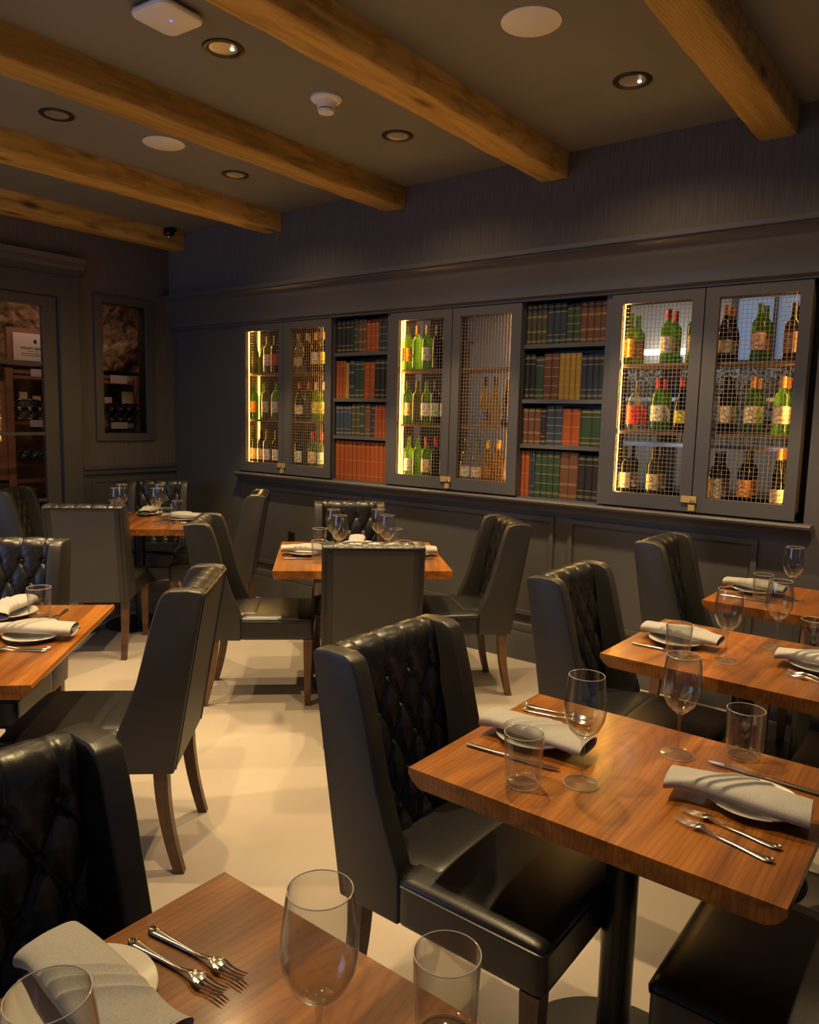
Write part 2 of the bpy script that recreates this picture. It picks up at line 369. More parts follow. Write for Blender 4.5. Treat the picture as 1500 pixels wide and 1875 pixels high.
# left wall: grasscloth with a door opening and a cellar window
W0, W1, WZ0, WZ1 = 3.535, 3.948, 1.343, 2.425
D0, D1, DZ = 2.16, 3.17, 2.42
strc('wall_left', 'grasscloth', (XL-.09, XL, 3.17, W0, 1.05, CEIL), (XL-.09, XL, W1, 4.56, 1.05, CEIL), (XL-.09, XL, W0, W1, WZ1, CEIL), (XL-.09, XL, W0, W1, 1.05, WZ0),
     (XL-.09, XL, -3, D0, 0, CEIL), (XL-.09, XL, D0, D1, DZ, CEIL), smooth=False)
strc('wall_left_panelling', 'paint', (XL-.09, XL+.003, 3.17, 4.25, 0, 1.05), smooth=False)
struct('trim_7', bevel(prism([(XL, 1.0), (XL+.03, 1.0), (XL+.035, 1.03), (XL+.05, 1.045), (XL+.05, 1.065), (XL, 1.065)], 3.33, 4.25, 'y'), .003), 'paint')
bmw = B((XL, XL+.012, 3.42, 4.13, .93, .955), (XL, XL+.012, 3.42, 4.13, .3, .325), (XL, XL+.012, 3.42, 3.445, .325, .93), (XL, XL+.012, 4.105, 4.13, .325, .93))
struct('trim_8', bevel(bmw, .005), 'paint')
struct('baseboard_left', bevel(B((XL, XL+.025, 3.33, 4.23, 0, .2)), .006), 'paint')
# window frame and pane
wf = struct('window_1', bevel(B((XL, XL+.022, 3.468, W0, 1.28, 2.485), (XL, XL+.022, W1, 4.02, 1.28, 2.485), (XL, XL+.022, W0, W1, WZ1, 2.485), (XL, XL+.022, W0, W1, 1.28, WZ0)), .004), 'paint')
struct('window_reveal', B((XL-.092, XL, W0-.002, W0+.006, WZ0, WZ1), (XL-.092, XL, W1-.006, W1+.002, WZ0, WZ1), (XL-.092, XL, W0, W1, WZ1-.006, WZ1+.002), (XL-.092, XL, W0, W1, WZ0-.002, WZ0+.006)), 'black_metal', parent=wf)
struct('window_pane', B((XL-.05, XL-.045, W0, W1, WZ0, WZ1)), 'pane', parent=wf, smooth=False)
# door: casing, header, leaf with glass lights
struct('trim_9', bevel(B((XL, XL+.03, D1, 3.33, 0, 2.42), (XL, XL+.03, 2.0, D0, 0, 2.42), (XL, XL+.035, 1.98, 3.335, 2.42, 2.66), (XL, XL+.05, 1.97, 3.35, 2.56, 2.575)), .004), 'paint')
struct('trim_10', bevel(prism([(XL, 2.64), (XL+.04, 2.64), (XL+.05, 2.67), (XL+.075, 2.69), (XL+.085, 2.73), (XL, 2.73)], 1.95, 3.375, 'y'), .003), 'paint')
dl = struct('door_1', bevel(B((XL-.045, XL-.003, 3.045, 3.160, .01, 2.41), (XL-.045, XL-.003, 2.17, 2.285, .01, 2.41), (XL-.045, XL-.003, 2.285, 3.045, 2.335, 2.41), (XL-.045, XL-.003, 2.285, 3.045, .01, .28)), .004), 'paint')
struct('door_muntin', B((XL-.035, XL-.012, 2.285, 3.045, 1.878, 1.903), (XL-.035, XL-.012, 2.285, 3.045, 1.328, 1.352), (XL-.035, XL-.012, 2.285, 3.045, .80, .824)), 'paint', parent=dl)
struct('door_pane', B((XL-.026, XL-.021, 2.285, 3.045, .28, 2.335)), 'pane', parent=dl, smooth=False)
struct('door_handle', bevel(tube(bmesh.new(), [(XL+.03, 2.225, .95), (XL+.03, 2.225, 1.2)], .009), .001), 'brass', parent=dl)

# ------------------------------------------------------------------ wine cellar behind the left wall
strc('wall_cellar', 'rack_wood', (-7.25, -7.2, 1.9, 4.56, 0, CEIL), (-7.2, -6.09, 4.5, 4.56, 0, CEIL), (-7.2, -6.09, 1.85, 1.9, 0, CEIL), smooth=False)
def rock(u, v):
    y = 2.0+u*2.45; z = 1.9+v*1.1
    from mathutils import noise
    p = Vector((y*3.2, z*3.2, 0)); d = noise.noise(p)*.09 + noise.noise(p*2.7)*.045+abs(noise.noise(p*6))*.03
    return (-6.62+d, y, z)
struct('wall_stone', grid(rock, 90, 44), 'rock', ang=60)
CE = 'wine cellar rack'
def cellar():
    r = thing('wine_rack', 'timber wine rack behind the cellar glass holding stacked bottles', 'rack', (-6.45, 3.2, 0))
    X0 = -6.42+6.45
    posts = [2.95, 4.13]
    for py in posts:
        obj('post', B((-.18, X0+.04, py-.03-3.2, py+.03-3.2, 0, 1.86)), 'rack_wood', r)
    obj('post', B((-.18, X0, 3.62-3.2, 3.66-3.2, 0, 1.86)), 'rack_wood', r)
    for z in (.35, .92, 1.40, 1.775):
        obj('rail', bevel(B((-.18, X0+.02, 2.92-3.2, 4.16-3.2, z, z+.03)), .003), 'rack_wood', r)
    obj('rail', bevel(B((-.02, X0+.02, 2.92-3.2, 4.16-3.2, 1.82, 1.85)), .003), 'rack_wood', r)
    obj('rail', bevel(B((-.02, X0+.03, 2.3-3.2, 2.92-3.2, .95, 1.75)), .003), 'rack_wood', r)
cellar()
def cbottle():
    """a bottle lying in the rack, its round base toward the room"""
    bm = lathe([(0, 0), (.012, .016), (.03, .006), (.036, .001), (.040, .004), (.041, .012), (.041, .15), (.0, .15)], 24)
    bmesh.ops.rotate(bm, verts=bm.verts[:], cent=(0, 0, 0), matrix=Matrix.Rotation(-PI/2, 3, 'Y'))
    return bm
cb0 = None
ords = ['first', 'second', 'third', 'fourth', 'fifth', 'sixth', 'seventh', 'eighth', 'ninth', 'tenth', 'eleventh', 'twelfth', 'thirteenth']
def lay(y, z, label, group):
    global cb0
    if cb0 is None:
        cb0 = tag(obj('wine_bottle', cbottle(), 'dark_bottle'), '', 'bottle'); o = cb0
    else: o = cb0.copy(); COL.objects.link(o)
    o.location = (-6.375, y, z); o['label'] = label; o['group'] = group
for r_, z in enumerate((1.571, 1.487)):
    for k in range(3): lay(3.022+k*.084, z, 'dark bottle lying %s from left in the %s row behind the cellar door' % (ords[k], ('upper', 'lower')[r_]), 'bottles seen through the cellar door')
    for k in range(4): lay(3.827+k*.088, z-.006-.010*r_, 'dark bottle lying %s from left in the %s row inside the small cellar window' % (ords[k], ('upper', 'lower')[r_]), 'bottles seen through the cellar window')
for k in range(3): lay(3.03+k*.085, 1.165, 'dusty dark bottle lying %s from left below the glazing bar of the cellar door' % ords[k], 'lower bottles behind the cellar door')
def card(name, label, cat, x, y0, y1, z0, z1, mat, t=.006):
    return tag(obj(name, bevel(B((x, x+t, y0, y1, z0, z1)), .0015), mat), label, cat)
card('price_card', 'pink card pinned to the top rail behind the cellar door', 'card', -6.36, 3.115, 3.3, 1.80, 1.86, 'tag_paper')
card('price_card', 'pink card below the stacked bottles behind the cellar door', 'card', -6.36, 3.095, 3.28, 1.385, 1.442, 'tag_paper')
card('price_card', 'wide pale card on the top rail inside the cellar window', 'card', -6.36, 3.828, 3.99, 1.78, 1.852, 'tag_paper')
card('price_card', 'wide pale card under the bottles inside the cellar window', 'card', -6.36, 3.825, 3.985, 1.372, 1.43, 'tag_paper')
for (y, z, n) in ((4.022, 1.825, 'top rail'), (4.02, 1.40, 'bottle stack')):
    c = card('number_card', 'small white numbered card beside the %s in the cellar window' % n, 'card', -6.357, y-.026, y+.026, z-.022, z+.022, 'wall_white')
    textmesh('1', .035, 'cap_red', c, (-6.350, y-.008, z-.012), (PI/2, 0, PI/2))
card('packing_card', 'brown cardboard piece on the bottles behind the cellar door, left one', 'card', -6.40, 3.03, 3.09, 1.612, 1.67, 'cork_cream', .02)
card('packing_card', 'brown cardboard piece on the bottles behind the cellar door, right one', 'card', -6.40, 3.14, 3.20, 1.612, 1.64, 'cork_cream', .02)
card('packing_card', 'brown cardboard piece on the bottles in the cellar window, left one', 'card', -6.40, 3.79, 3.85, 1.60, 1.655, 'cork_cream', .02)
card('packing_card', 'tall brown cardboard piece on the bottles in the cellar window, right one', 'card', -6.40, 3.96, 4.06, 1.60, 1.71, 'cork_cream', .02)
sg = thing('wooden_crate', 'pale wine crate end with printed lettering behind the cellar door glass', 'crate', (-6.43, 3.15, 1.885))
obj('crate_frame', bevel(B((0, .03, -.20, -.15, 0, .30), (0, .03, .16, .2, 0, .30), (0, .03, -.15, .16, .26, .30), (0, .03, -.15, .16, 0, .035)), .003), 'rack_wood', sg)
obj('crate_panel', bevel(B((.03, .036, -.150, .165, .042, .262)), .001), 'paper', sg)
textmesh('VOLNAY SANT', .0275, 'ink', sg, (.037, -.096, .135), (PI/2, 0, PI/2))
for k, (zz, a, b_) in enumerate(((.118, -.04, .05), (.098, -.09, .09), (.083, -.09, .09))): obj('print_line', B((.036, .0368, a, b_, zz, zz+.003)), 'ink', sg)
obj('emblem', bevel(B((.036, .0368, .015, .04, .185, .215)), .0003), 'ink', sg)

# ------------------------------------------------------------------ service room behind the cabinets
strc('wall_service_far', 'wall_white', (-8.5, 1, 7.3, 7.4, 0, 3.1), (.95, 1, 4.56, 7.3, 0, 3.1), smooth=False)
strc('wall_service_left', 'shelf_wood', (-7.3, -7.2, 4.56, 7.3, 0, 3.1), (-4.95, -4.85, 6.6, 7.3, 0, 3.1), smooth=False)
strc('ceiling_service', 'wall_white', (-8.5, 1, 4.32, 7.4, 3.1, 3.2), smooth=False)
strc('window_2', 'blue_pane', (-1.95, -1.3, 7.28, 7.3, 2.12, 2.65), smooth=False)
strc('trim_11', 'black_metal', (-1.65, -1.62, 7.25, 7.28, 2.12, 2.65), (-2.0, -1.95, 7.25, 7.29, 2.07, 2.7), (-1.3, -1.25, 7.25, 7.29, 2.07, 2.7), smooth=False)
tag(obj('strip_light', bevel(B((-2.75, -2.15, 7.15, 7.25, 2.18, 2.23)), .005), 'fluor'), 'glowing strip light on the far wall behind the right wine cabinet', 'light')
wc = thing('wall_shelf', 'steel bar shelf stacked with glasses behind the right wine cabinet', 'shelf', (-2.3, 6.4, 0))
for z in (1.35, 1.72): obj('shelf_board', bevel(B((-1.3, 1.5, -.2, .2, z, z+.03)), .004), 'steel', wc)
for xx in (-1.25, .1, 1.45): obj('upright', B((xx-.02, xx+.02, -.18, .18, 0, 2.1)), 'black_metal', wc)
mt = pmat('mosaic', (.3, .3, .3), .3)
ramp_noise(mt, (38, 38, 38), [(.38, (.03, .035, .035)), (.5, (.16, .18, .17)), (.62, (.5, .5, .46))], 1)
tag(obj('tile_splashback', bevel(B((-3.9, -.3, 6.66, 6.69, 1.44, 2.02)), .003), 'mosaic'), 'speckled grey mosaic splashback behind the bar glasses', 'splashback')
gl = lathe([(0, 0), (.03, 0), (.033, .01), (.036, .12), (.034, .12), (.031, .012), (0, .012)], 14)
g0 = tag(obj('bar_glass', gl, 'glass'), 'clear glass in the leftmost place on the back bar shelf', 'glass', 'glasses stacked on the back bar shelf')
g0['label'] = 'clear glass standing among the rows on the steel bar shelf'
g0.location = (-3.5, 6.3, 1.75)
for i in range(26):
    for z in (1.38, 1.75):
        for yy in (6.32, 6.46):
            if i == 0 and z == 1.75 and yy == 6.32: continue
            o = g0.copy(); COL.objects.link(o); o.location = (-3.5+i*.105, yy, z)
ap_ = thing('bar_cooler', 'dark steel cooler under the bar shelf seen through the wire', 'cooler', (-2.2, 6.95, 0))
obj('body', bevel(B((-.9, .9, -.3, .3, 0, .95)), .01), 'black_metal', ap_); obj('door_front', bevel(B((-.85, .0, -.32, -.3, .1, .9), (.03, .85, -.32, -.3, .1, .9)), .005), 'steel', ap_)
bp = thing('service_door', 'pale panelled door standing behind the middle wine cabinet', 'door', (-4.25, 7.28, 0))
obj('door_leaf', bevel(B((-.5, .42, -.05, 0, 0, 2.35)), .004), 'wall_white', bp); obj('door_casing', bevel(B((-.58, -.5, -.07, 0, 0, 2.4), (.42, .5, -.07, 0, 0, 2.4)), .004), 'rack_wood', bp)

# ------------------------------------------------------------------ wine cabinets
SH1, SH2, SHB, SHT = 1.872, 1.492, 1.10, 2.262
def doormesh(x0, x1, ox0, ox1, oz0=1.14, oz1=2.203, z0=1.062, z1=2.258):
    bm = B((x0, ox0, 4.222, 4.245, z0, z1), (ox1, x1, 4.222, 4.245, z0, z1), (ox0, ox1, 4.222, 4.245, oz1, z1), (ox0, ox1, 4.222, 4.245, z0, oz0))
    return bevel(bm, .0015, 1)
def wires(ox0, ox1, oz0=1.14, oz1=2.203):
    bm = bmesh.new(); s = .0225; rr = .0011
    n = int(round((ox1-ox0)/s)); k = (ox1-ox0)/n
    for i in range(n+1):
        x = ox0+i*k
        addbox(bm, x-rr, x+rr, 4.246, 4.2482, oz0-.005, oz1+.005)
    n = int(round((oz1-oz0)/s)); k = (oz1-oz0)/n
    for i in range(n+1):
        z = oz0+i*k
        addbox(bm, ox0-.005, ox1+.005, 4.2478, 4.250, z-rr, z+rr)
    return bm
pmat('wire', (.42, .30, .18), .4, metal=.6)
OPEN = [[(-4.99, -4.60), (-4.462, -4.085)], [(-3.377, -2.993), (-2.860, -2.474)], [(-1.755, -1.368), (-1.227, -.842)]]
CN = ['left', 'middle', 'right']
pmat('cab_inner', (.16, .09, .045), .5)
for ci, (cx0, cx1, csp) in enumerate(CABS):
    nm = CN[ci]
    ix0 = cx0-.035; ix1 = cx1
    t = thing('wine_cabinet', '%s wine cabinet with two wire mesh doors set in the dark panelling' % {'left': 'leftmost', 'middle': 'central', 'right': 'rightmost'}[nm], 'cabinet', (0, 0, 0), 0, 'wine cabinets in the back wall')
    obj('carcass', B((ix0, ix0+.012, 4.251, 4.555, SHB-.04, SHT+.008), (ix1-.012, ix1, 4.251, 4.555, SHB-.04, SHT+.008), (ix0, ix1, 4.251, 4.555, 1.055, SHB), (ix0, ix1, 4.251, 4.555, SHT-.02, SHT+.008),
                     (csp-.012, csp+.012, 4.251, 4.27, SHB, SHT-.02)), 'cab_inner', t)
    obj('face_strip', B((ix0-.002, cx0+.006, 4.236, 4.251, 1.058, 2.262)), 'paint', t)
    for z in (SH1, SH2): obj('shelf', B((ix0+.012, ix1-.012, 4.27, 4.53, z-.018, z)), 'cab_inner', t)
    for di in range(2):
        ox0, ox1 = OPEN[ci][di]
        d = obj('door', doormesh((cx0, csp+.003)[di], (csp-.003, cx1)[di], ox0, ox1), 'paint', t)
        obj('wire_mesh', wires(ox0, ox1), 'wire', d, smooth=False)
        if di == 0:
            obj('hasp', bevel(B((csp-.055, csp+.028, 4.212, 4.2215, 1.112, 1.148)), .002), 'brass', d)
    # led strips: front-left corner, back-left corner, and one hidden behind the right stile
    sx = ix0+.012
    obj('light_strip', B((OPEN[ci][0][0]-.005, OPEN[ci][0][0]+.001, 4.258, 4.266, 1.115, 2.235)), 'strip', t)
    if ci < 2: obj('light_strip', B((sx, sx+.008, (4.43, 4.40)[ci], (4.442, 4.412)[ci], 1.105, 2.24)), 'strip', t)
    if ci == 2: obj('light_strip', B((ix1-.022, ix1-.014, 4.30, 4.308, 1.105, 2.24)), 'strip', t)
    # the strips' light
    h_ = .37
    for zc_ in (1.30, 1.68, 2.06):
        area('cabinet_strip_glow', (OPEN[ci][0][0]+.006, 4.285, zc_), 1.3, h_-.03, .012, (1, .52, .10), (0, -PI/2, -.5))
        area('cabinet_strip_glow', (ix1-.03, 4.31, zc_), .8, h_-.03, .012, (1, .55, .14), (0, PI/2, .5))
    # padlock
    p = thing('padlock', 'brass padlock hanging from the hasp of the %s wine cabinet' % nm, 'padlock', (csp+.008, 4.205, 1.07), 0, 'brass padlocks on the wine cabinets')
    obj('body', bevel(B((-.017, .017, -.008, .006, 0, .032)), .003), 'brass', p)
    obj('shackle', tube(bmesh.new(), [(-.010, 0, .03), (-.010, 0, .05), (-.006, 0, .058), (0, 0, .061), (.006, 0, .058), (.010, 0, .05), (.010, 0, .03)], .0025), 'steel', p)
    obj('key_tail', bevel(B((-.006, .002, -.004, .0, -.035, 0)), .001), 'black_metal', p)

# bottle kinds: (glass, cap, label, shape) meshes are shared
BM = {}
PROF = {'bordeaux': ([(0, .006), (.030, .0), (.0365, .003), (.037, .01), (.037, .19), (.035, .207), (.025, .222), (.0155, .233), (.0135, .25), (.0135, .30), (.0145, .302)], .30, .06, .15),
        'burgundy': ([(0, .006), (.034, .0), (.040, .003), (.041, .01), (.041, .14), (.038, .165), (.028, .20), (.018, .23), (.0145, .255), (.0135, .30), (.0145, .302)], .30, .05, .12),
        'stout': ([(0, .006), (.036, .0), (.042, .004), (.042, .17), (.038, .19), (.022, .21), (.015, .225), (.014, .29), (.015, .292)], .29, .04, .145),
        'slim': ([(0, .004), (.030, .0), (.033, .004), (.033, .13), (.026, .19), (.016, .24), (.0125, .27), (.0125, .32), (.0135, .322)], .32, .04, .11)}
def bottle(kind, glass, cap, label):
    key = (kind, glass, cap, label)
    if key not in BM:
        pf, top, l0, l1 = PROF[kind]
        root = obj('wine_bottle', lathe(pf, 20), glass); root['category'] = 'bottle'
        kids = []
        if cap: kids.append(obj('foil_cap', lathe([(.0146, top-.055), (.0150, top-.05), (.0152, top+.003), (0, top+.004)], 16), 'cap_'+cap, root))
        if label:
            R = pf[4][0]+.0006 if kind != 'stout' else .0426
            if kind == 'slim': R = .0336
            def fn(u, v, R=R): a = -PI/2+.12+(u-.5)*2.6; return (R*math.cos(a), R*math.sin(a), l0+v*(l1-l0))
            kids.append(obj('label', grid(fn, 12, 4), 'label_'+label, root))
        BM[key] = [root, False]
    r, used = BM[key]
    BM[key][1] = True
    if used:
        n = r.copy(); COL.objects.link(n)
        for c in r.children: d = c.copy(); COL.objects.link(d); d.parent = n
        return n
    return r
GN = {'bottle_green': 'green', 'bottle_lime': 'lime green', 'bottle_olive': 'olive', 'bottle_brown': 'brown', 'bottle_clear': 'clear', 'bottle_amber': 'amber', 'bottle_black': 'black'}
g_, l_, o_, br, cl, am, bk = 'bottle_green', 'bottle_lime', 'bottle_olive', 'bottle_brown', 'bottle_clear', 'bottle_amber', 'bottle_black'
STOCK = [ # cabinet, shelf, door, [(x, kind, glass, cap, label, rear?)]
 (0, 0, 0, [(-5.008, 'burgundy', o_, None, None, 1), (-4.845, 'bordeaux', o_, None, 'white', 1), (-4.755, 'bordeaux', bk, None, 'red', 0)]),
 (0, 0, 1, [(-4.478, 'burgundy', cl, 'cream', 'cream', 1), (-4.382, 'bordeaux', bk, 'cream', None, 0), (-4.290, 'bordeaux', bk, 'orange', 'white', 1), (-4.20, 'bordeaux', bk, 'orange', 'yellow', 0)]),
 (0, 1, 0, [(-5.015, 'bordeaux', g_, None, 'orange', 1), (-4.868, 'bordeaux', o_, None, 'cream', 1), (-4.748, 'bordeaux', g_, None, 'white', 1)]),
 (0, 1, 1, [(-4.463, 'burgundy', bk, 'red', 'cream', 1), (-4.36, 'bordeaux', bk, 'red', None, 0), (-4.283, 'bordeaux', l_, 'cream', 'yellow', 0), (-4.20, 'bordeaux', l_, 'cream', 'yellow', 0)]),
 (0, 2, 0, [(-5.02, 'bordeaux', o_, None, 'peach', 0), (-4.925, 'bordeaux', bk, None, 'cream', 0), (-4.85, 'bordeaux', o_, None, 'white', 1), (-4.738, 'bordeaux', bk, None, 'white', 1)]),
 (0, 2, 1, [(-4.471, 'bordeaux', bk, None, 'white', 0), (-4.318, 'bordeaux', g_, 'red', 'cream', 1), (-4.216, 'bordeaux', g_, 'red', 'white', 0)]),
 (1, 0, 0, [(-3.374, 'bordeaux', l_, 'green', 'orange', 1), (-3.295, 'bordeaux', l_, 'orange', None, 0), (-3.209, 'bordeaux', g_, 'cream', 'white', 1), (-3.120, 'bordeaux', bk, None, None, 1), (-3.04, 'bordeaux', bk, None, None, 1)]),
 (1, 1, 0, [(-3.368, 'bordeaux', g_, None, 'cream', 1), (-3.285, 'bordeaux', o_, None, None, 0), (-3.205, 'bordeaux', g_, None, 'white', 1), (-3.125, 'bordeaux', bk, None, 'green', 0), (-3.04, 'bordeaux', bk, None, 'white', 0)]),
 (1, 1, 1, [(-2.722, 'slim', am, 'black', 'blue', 0), (-2.645, 'slim', am, 'black', None, 0), (-2.545, 'burgundy', br, None, None, 1)]),
 (1, 2, 0, [(-3.350, 'bordeaux', l_, None, 'white', 1), (-3.272, 'bordeaux', g_, None, None, 1), (-3.192, 'bordeaux', g_, 'red', 'cream', 1), (-3.110, 'bordeaux', bk, 'red', None, 0), (-3.03, 'bordeaux', bk, None, 'white', 0)]),
 (1, 2, 1, [(-2.857, 'burgundy', cl, None, 'white', 0), (-2.765, 'burgundy', cl, 'green', 'cream', 1), (-2.682, 'burgundy', am, 'gold', None, 1), (-2.60, 'burgundy', am, 'gold', None, 0), (-2.515, 'burgundy', am, None, 'peach', 0)]),
 (2, 0, 0, [(-1.748, 'stout', l_, None, 'orange', 1), (-1.529, 'bordeaux', g_, 'red', 'white', 1), (-1.385, 'bordeaux', g_, None, 'cream', 1)]),
 (2, 0, 1, [(-1.218, 'burgundy', br, 'orange', 'cream', 1), (-1.048, 'bordeaux', g_, None, 'peach', 1), (-.884, 'stout', br, None, 'picture', 1)]),
 (2, 1, 0, [(-1.703, 'stout', cl, None, 'red', 1), (-1.561, 'bordeaux', g_, 'red', 'white', 1), (-1.425, 'burgundy', bk, 'red', 'yellow', 0)]),
 (2, 1, 1, [(-1.194, 'bordeaux', br, None, 'cream', 1), (-1.056, 'bordeaux', g_, 'orange', 'cream', 1), (-.91, 'bordeaux', l_, 'orange', 'cream', 1)]),
 (2, 2, 0, [(-1.733, 'bordeaux', o_, None, 'white', 1), (-1.562, 'bordeaux', o_, 'black', 'cream', 1)]),
 (2, 2, 1, [(-1.214, 'stout', br, None, 'cream', 1), (-1.063, 'bordeaux', br, 'black', 'orange', 1), (-.90, 'slim', bk, 'orange', 'cream', 1)]),
]
SHZ = [SH1, SH2, SHB]; SHN = ['top', 'middle', 'bottom']; DN = ['left', 'right']
for ci, si, di, items in STOCK:
    grp = 'bottles on the %s shelf of the %s wine cabinet' % (SHN[si], CN[ci])
    for rear in (0, 1):
        lst = [it for it in items if not rear or it[5]]
        for k, (x, kind, glass, cap, label, rr) in enumerate(lst):
            o = bottle(kind, glass, cap, label)
            o.location = (x+(.004 if rear else 0), 4.44 if rear else 4.335, SHZ[si]); o.rotation_euler = (0, 0, 0)
            d = '%s%s bottle%s' % ((cap+'-capped ') if cap else '', GN[glass], (' labelled '+label) if label and label != 'picture' else '')
            o['label'] = '%s, %s %s, %s shelf, %s door of %s cabinet' % (d, ords[k], 'behind' if rear else 'in front', SHN[si], DN[di], CN[ci])
            o['group'] = grp

# ------------------------------------------------------------------ bookcases
BSH = [2.003, 1.668, 1.390, 1.062]; BTOP = [2.245, 1.945, 1.628, 1.352]
ROWS = [[
  [('black', 4, 145), ('green', 1, 38), ('brown', 2, 72), ('orange', 3, 104), ('navy', 4, 88)],
  [('orange', 3, 78), ('yellow', 1, 32), ('navy', 1, 42), ('green', 2, 80), ('orange', 2, 88), ('black', 3, 116)],
  [('blue', 4, 128), ('olive', 2, 72), ('green', 1, 37), ('brown', 1, 48), ('navy', 1, 34), ('orange', 4, 108)],
  [('orange', 12, 435)]],
 [[('olive', 4, 145), ('navy', 3, 130), ('green', 2, 90), ('brown', 4, 170)],
  [('black', 2, 77), ('green', 1, 58), ('brown', 2, 102), ('yellow', 4, 143), ('navy', 4, 150)],
  [('brown', 3, 128), ('black', 1, 37), ('blue', 2, 108), ('orange', 2, 112), ('green', 2, 140)],
  [('orange', 2, 62), ('blue', 2, 38), ('green', 4, 165), ('brown', 2, 117), ('black', 3, 135)]]]
BX = [(-4.008, -3.492), (-2.398, -1.862)]
BKM = {}
def book(col, wd, ht, deco):
    key = (col, round(wd, 3), round(ht, 3), deco)
    if key not in BKM:
        bm = bmesh.new()
        # rounded spine + boards as one closed section extruded upward
        h = wd/2-.0008; pts = []
        for k in range(7):
            a = PI+PI*k/6; pts.append((h*math.cos(a), .006*math.sin(a)))
        pts = [(x, y) for x, y in pts] + [(h, .150), (-h, .150)]
        prism(pts, 0, ht, 'z', bm)
        o = obj('book', bm, 'cloth_'+col, ang=25)
        b2 = bmesh.new()
        zs = {0: (.07, .10, .22, .78, .90, .93), 1: (.08, .11, .30, .5, .70, .88, .91), 2: (.06, .09, .30, .33, .67, .70, .91, .94), 3: (.12, .5, .86)}[deco]
        for q in zs:
            z = q*ht
            p2 = [(x*1.01, y-.0006) for x, y in pts[:7]]
            for i in range(6):
                v = [b2.verts.new((p2[i][0], p2[i][1], z)), b2.verts.new((p2[i+1][0], p2[i+1][1], z)), b2.verts.new((p2[i+1][0], p2[i+1][1], z+.0026)), b2.verts.new((p2[i][0], p2[i][1], z+.0026))]
                b2.faces.new(v)
        obj('gilt_bands', b2, 'gold', o)
        o['category'] = 'book'; BKM[key] = [o, False]
    r, used = BKM[key]; BKM[key][1] = True
    if used:
        n = r.copy(); COL.objects.link(n)
        for c in r.children: d = c.copy(); COL.objects.link(d); d.parent = n
        return n
    return r
BCN = ['left', 'right']
for bi in range(2):
    x0, x1 = BX[bi]
    fx0, fx1 = ((-4.02, -3.485), (-2.405, -1.855))[bi]
    t = thing('bookcase', 'built-in bookcase with four shelves between the %s wine cabinets' % ('left and middle', 'middle and right')[bi], 'bookcase', (0, 0, 0), 0, 'bookcases in the back wall')
    obj('carcass', B((fx0, fx0+.008, 4.251, 4.5, 1.055, 2.27), (fx1-.008, fx1, 4.251, 4.5, 1.055, 2.27), (fx0, fx1, 4.49, 4.5, 1.055, 2.27), (fx0, fx1, 4.251, 4.5, 1.05, 1.06)), 'paint', t)
    for z in BSH[:3]: obj('shelf', bevel(B((fx0+.008, fx1-.008, 4.248, 4.49, z-.024, z)), .0015), 'paint', t)
    for ri, row in enumerate(ROWS[bi]):
        tot = sum(r[2] for r in row); x = x0; nb = 0
        sp = (x1-x0)/tot
        for gi, (col, n, wpx) in enumerate(row):
            wd = wpx*sp/n; ht = BTOP[ri]-BSH[ri]-random.choice((0, .006, .014)) - (.0 if ri != 3 else 0)
            ht = max(ht, .2)
            deco = (bi*5+ri*3+gi) % 3 if col != 'orange' else 3
            if col in ('black',): deco = 0
            for k in range(n):
                o = book(col, wd, ht, deco)
                o.location = (x+wd/2, 4.272+(nb % 3)*.0015, BSH[ri]); x += wd
                nb += 1
                o['label'] = '%s leather-bound book, %s from left on the %s shelf of the %s bookcase' % (col, ords[nb-1] if nb <= 13 else 'fourteenth', ('top', 'second', 'third', 'bottom')[ri], BCN[bi])
                o['group'] = 'books on the %s shelf of the %s bookcase' % (('top', 'second', 'third', 'bottom')[ri], BCN[bi])

ou = thing('wall_outlet', 'dark power outlet low on the panelling behind the centre table', 'outlet', (-4.465, YP, .54))
obj('cover_plate', bevel(B((-.036, .036, -.006, 0, -.055, .055)), .002), 'trim_ring', ou)
obj('socket', B((-.015, .015, -.008, -.006, .008, .04), (-.015, .015, -.008, -.006, -.04, -.008)), 'black_metal', ou)

# ------------------------------------------------------------------ ceiling beams and fittings
bml = ['wooden ceiling beam nearest the left wall, short and in shadow', 'second wooden ceiling beam from the left wall', 'third wooden ceiling beam from the left, crossing the middle of the ceiling',
       'fourth wooden ceiling beam, ending above the middle wine cabinet', 'rightmost wooden ceiling beam, ending above the right wine cabinet']
from mathutils import noise as _n
for i, xr in enumerate((-5.77, -4.545, -3.33, -2.125, -.91)):
    x0 = xr-.182
    bm = bmesh.new()
    def fn(u, v, x0=x0, xr=xr, i=i):
        # section loop: left top, left bottom, right bottom, right top (rough-sawn arris)
        sec = [(x0, CEIL+.01), (x0+.003, CEIL-.06), (x0+.002, 2.952), (x0+.010, 2.943), (x0+.09, 2.942), (xr-.010, 2.943), (xr-.001, 2.952), (xr, CEIL-.06), (xr, CEIL+.01)]
        k = u*(len(sec)-1); a = int(min(k, len(sec)-2)); t = k-a
        x = sec[a][0]*(1-t)+sec[a+1][0]*t; z = sec[a][1]*(1-t)+sec[a+1][1]*t
        y = -2.9+v*7.1
        j = .0035*_n.noise(Vector((x*9+i*7, y*5, z*9)))+.002*_n.noise(Vector((x*40, y*22, z*40+i)))
        e = 1 if z < CEIL-.01 else 0
        return (x+j*e*(1 if z < 2.95 or True else 0), y, z+j*e)
    grid(fn, 16, 260, bm)
    for vv in (0, 1):
        pass
    o = tag(obj('ceiling_beam', bm, 'beam_wood', ang=50), bml[i], 'beam', 'ceiling beams')
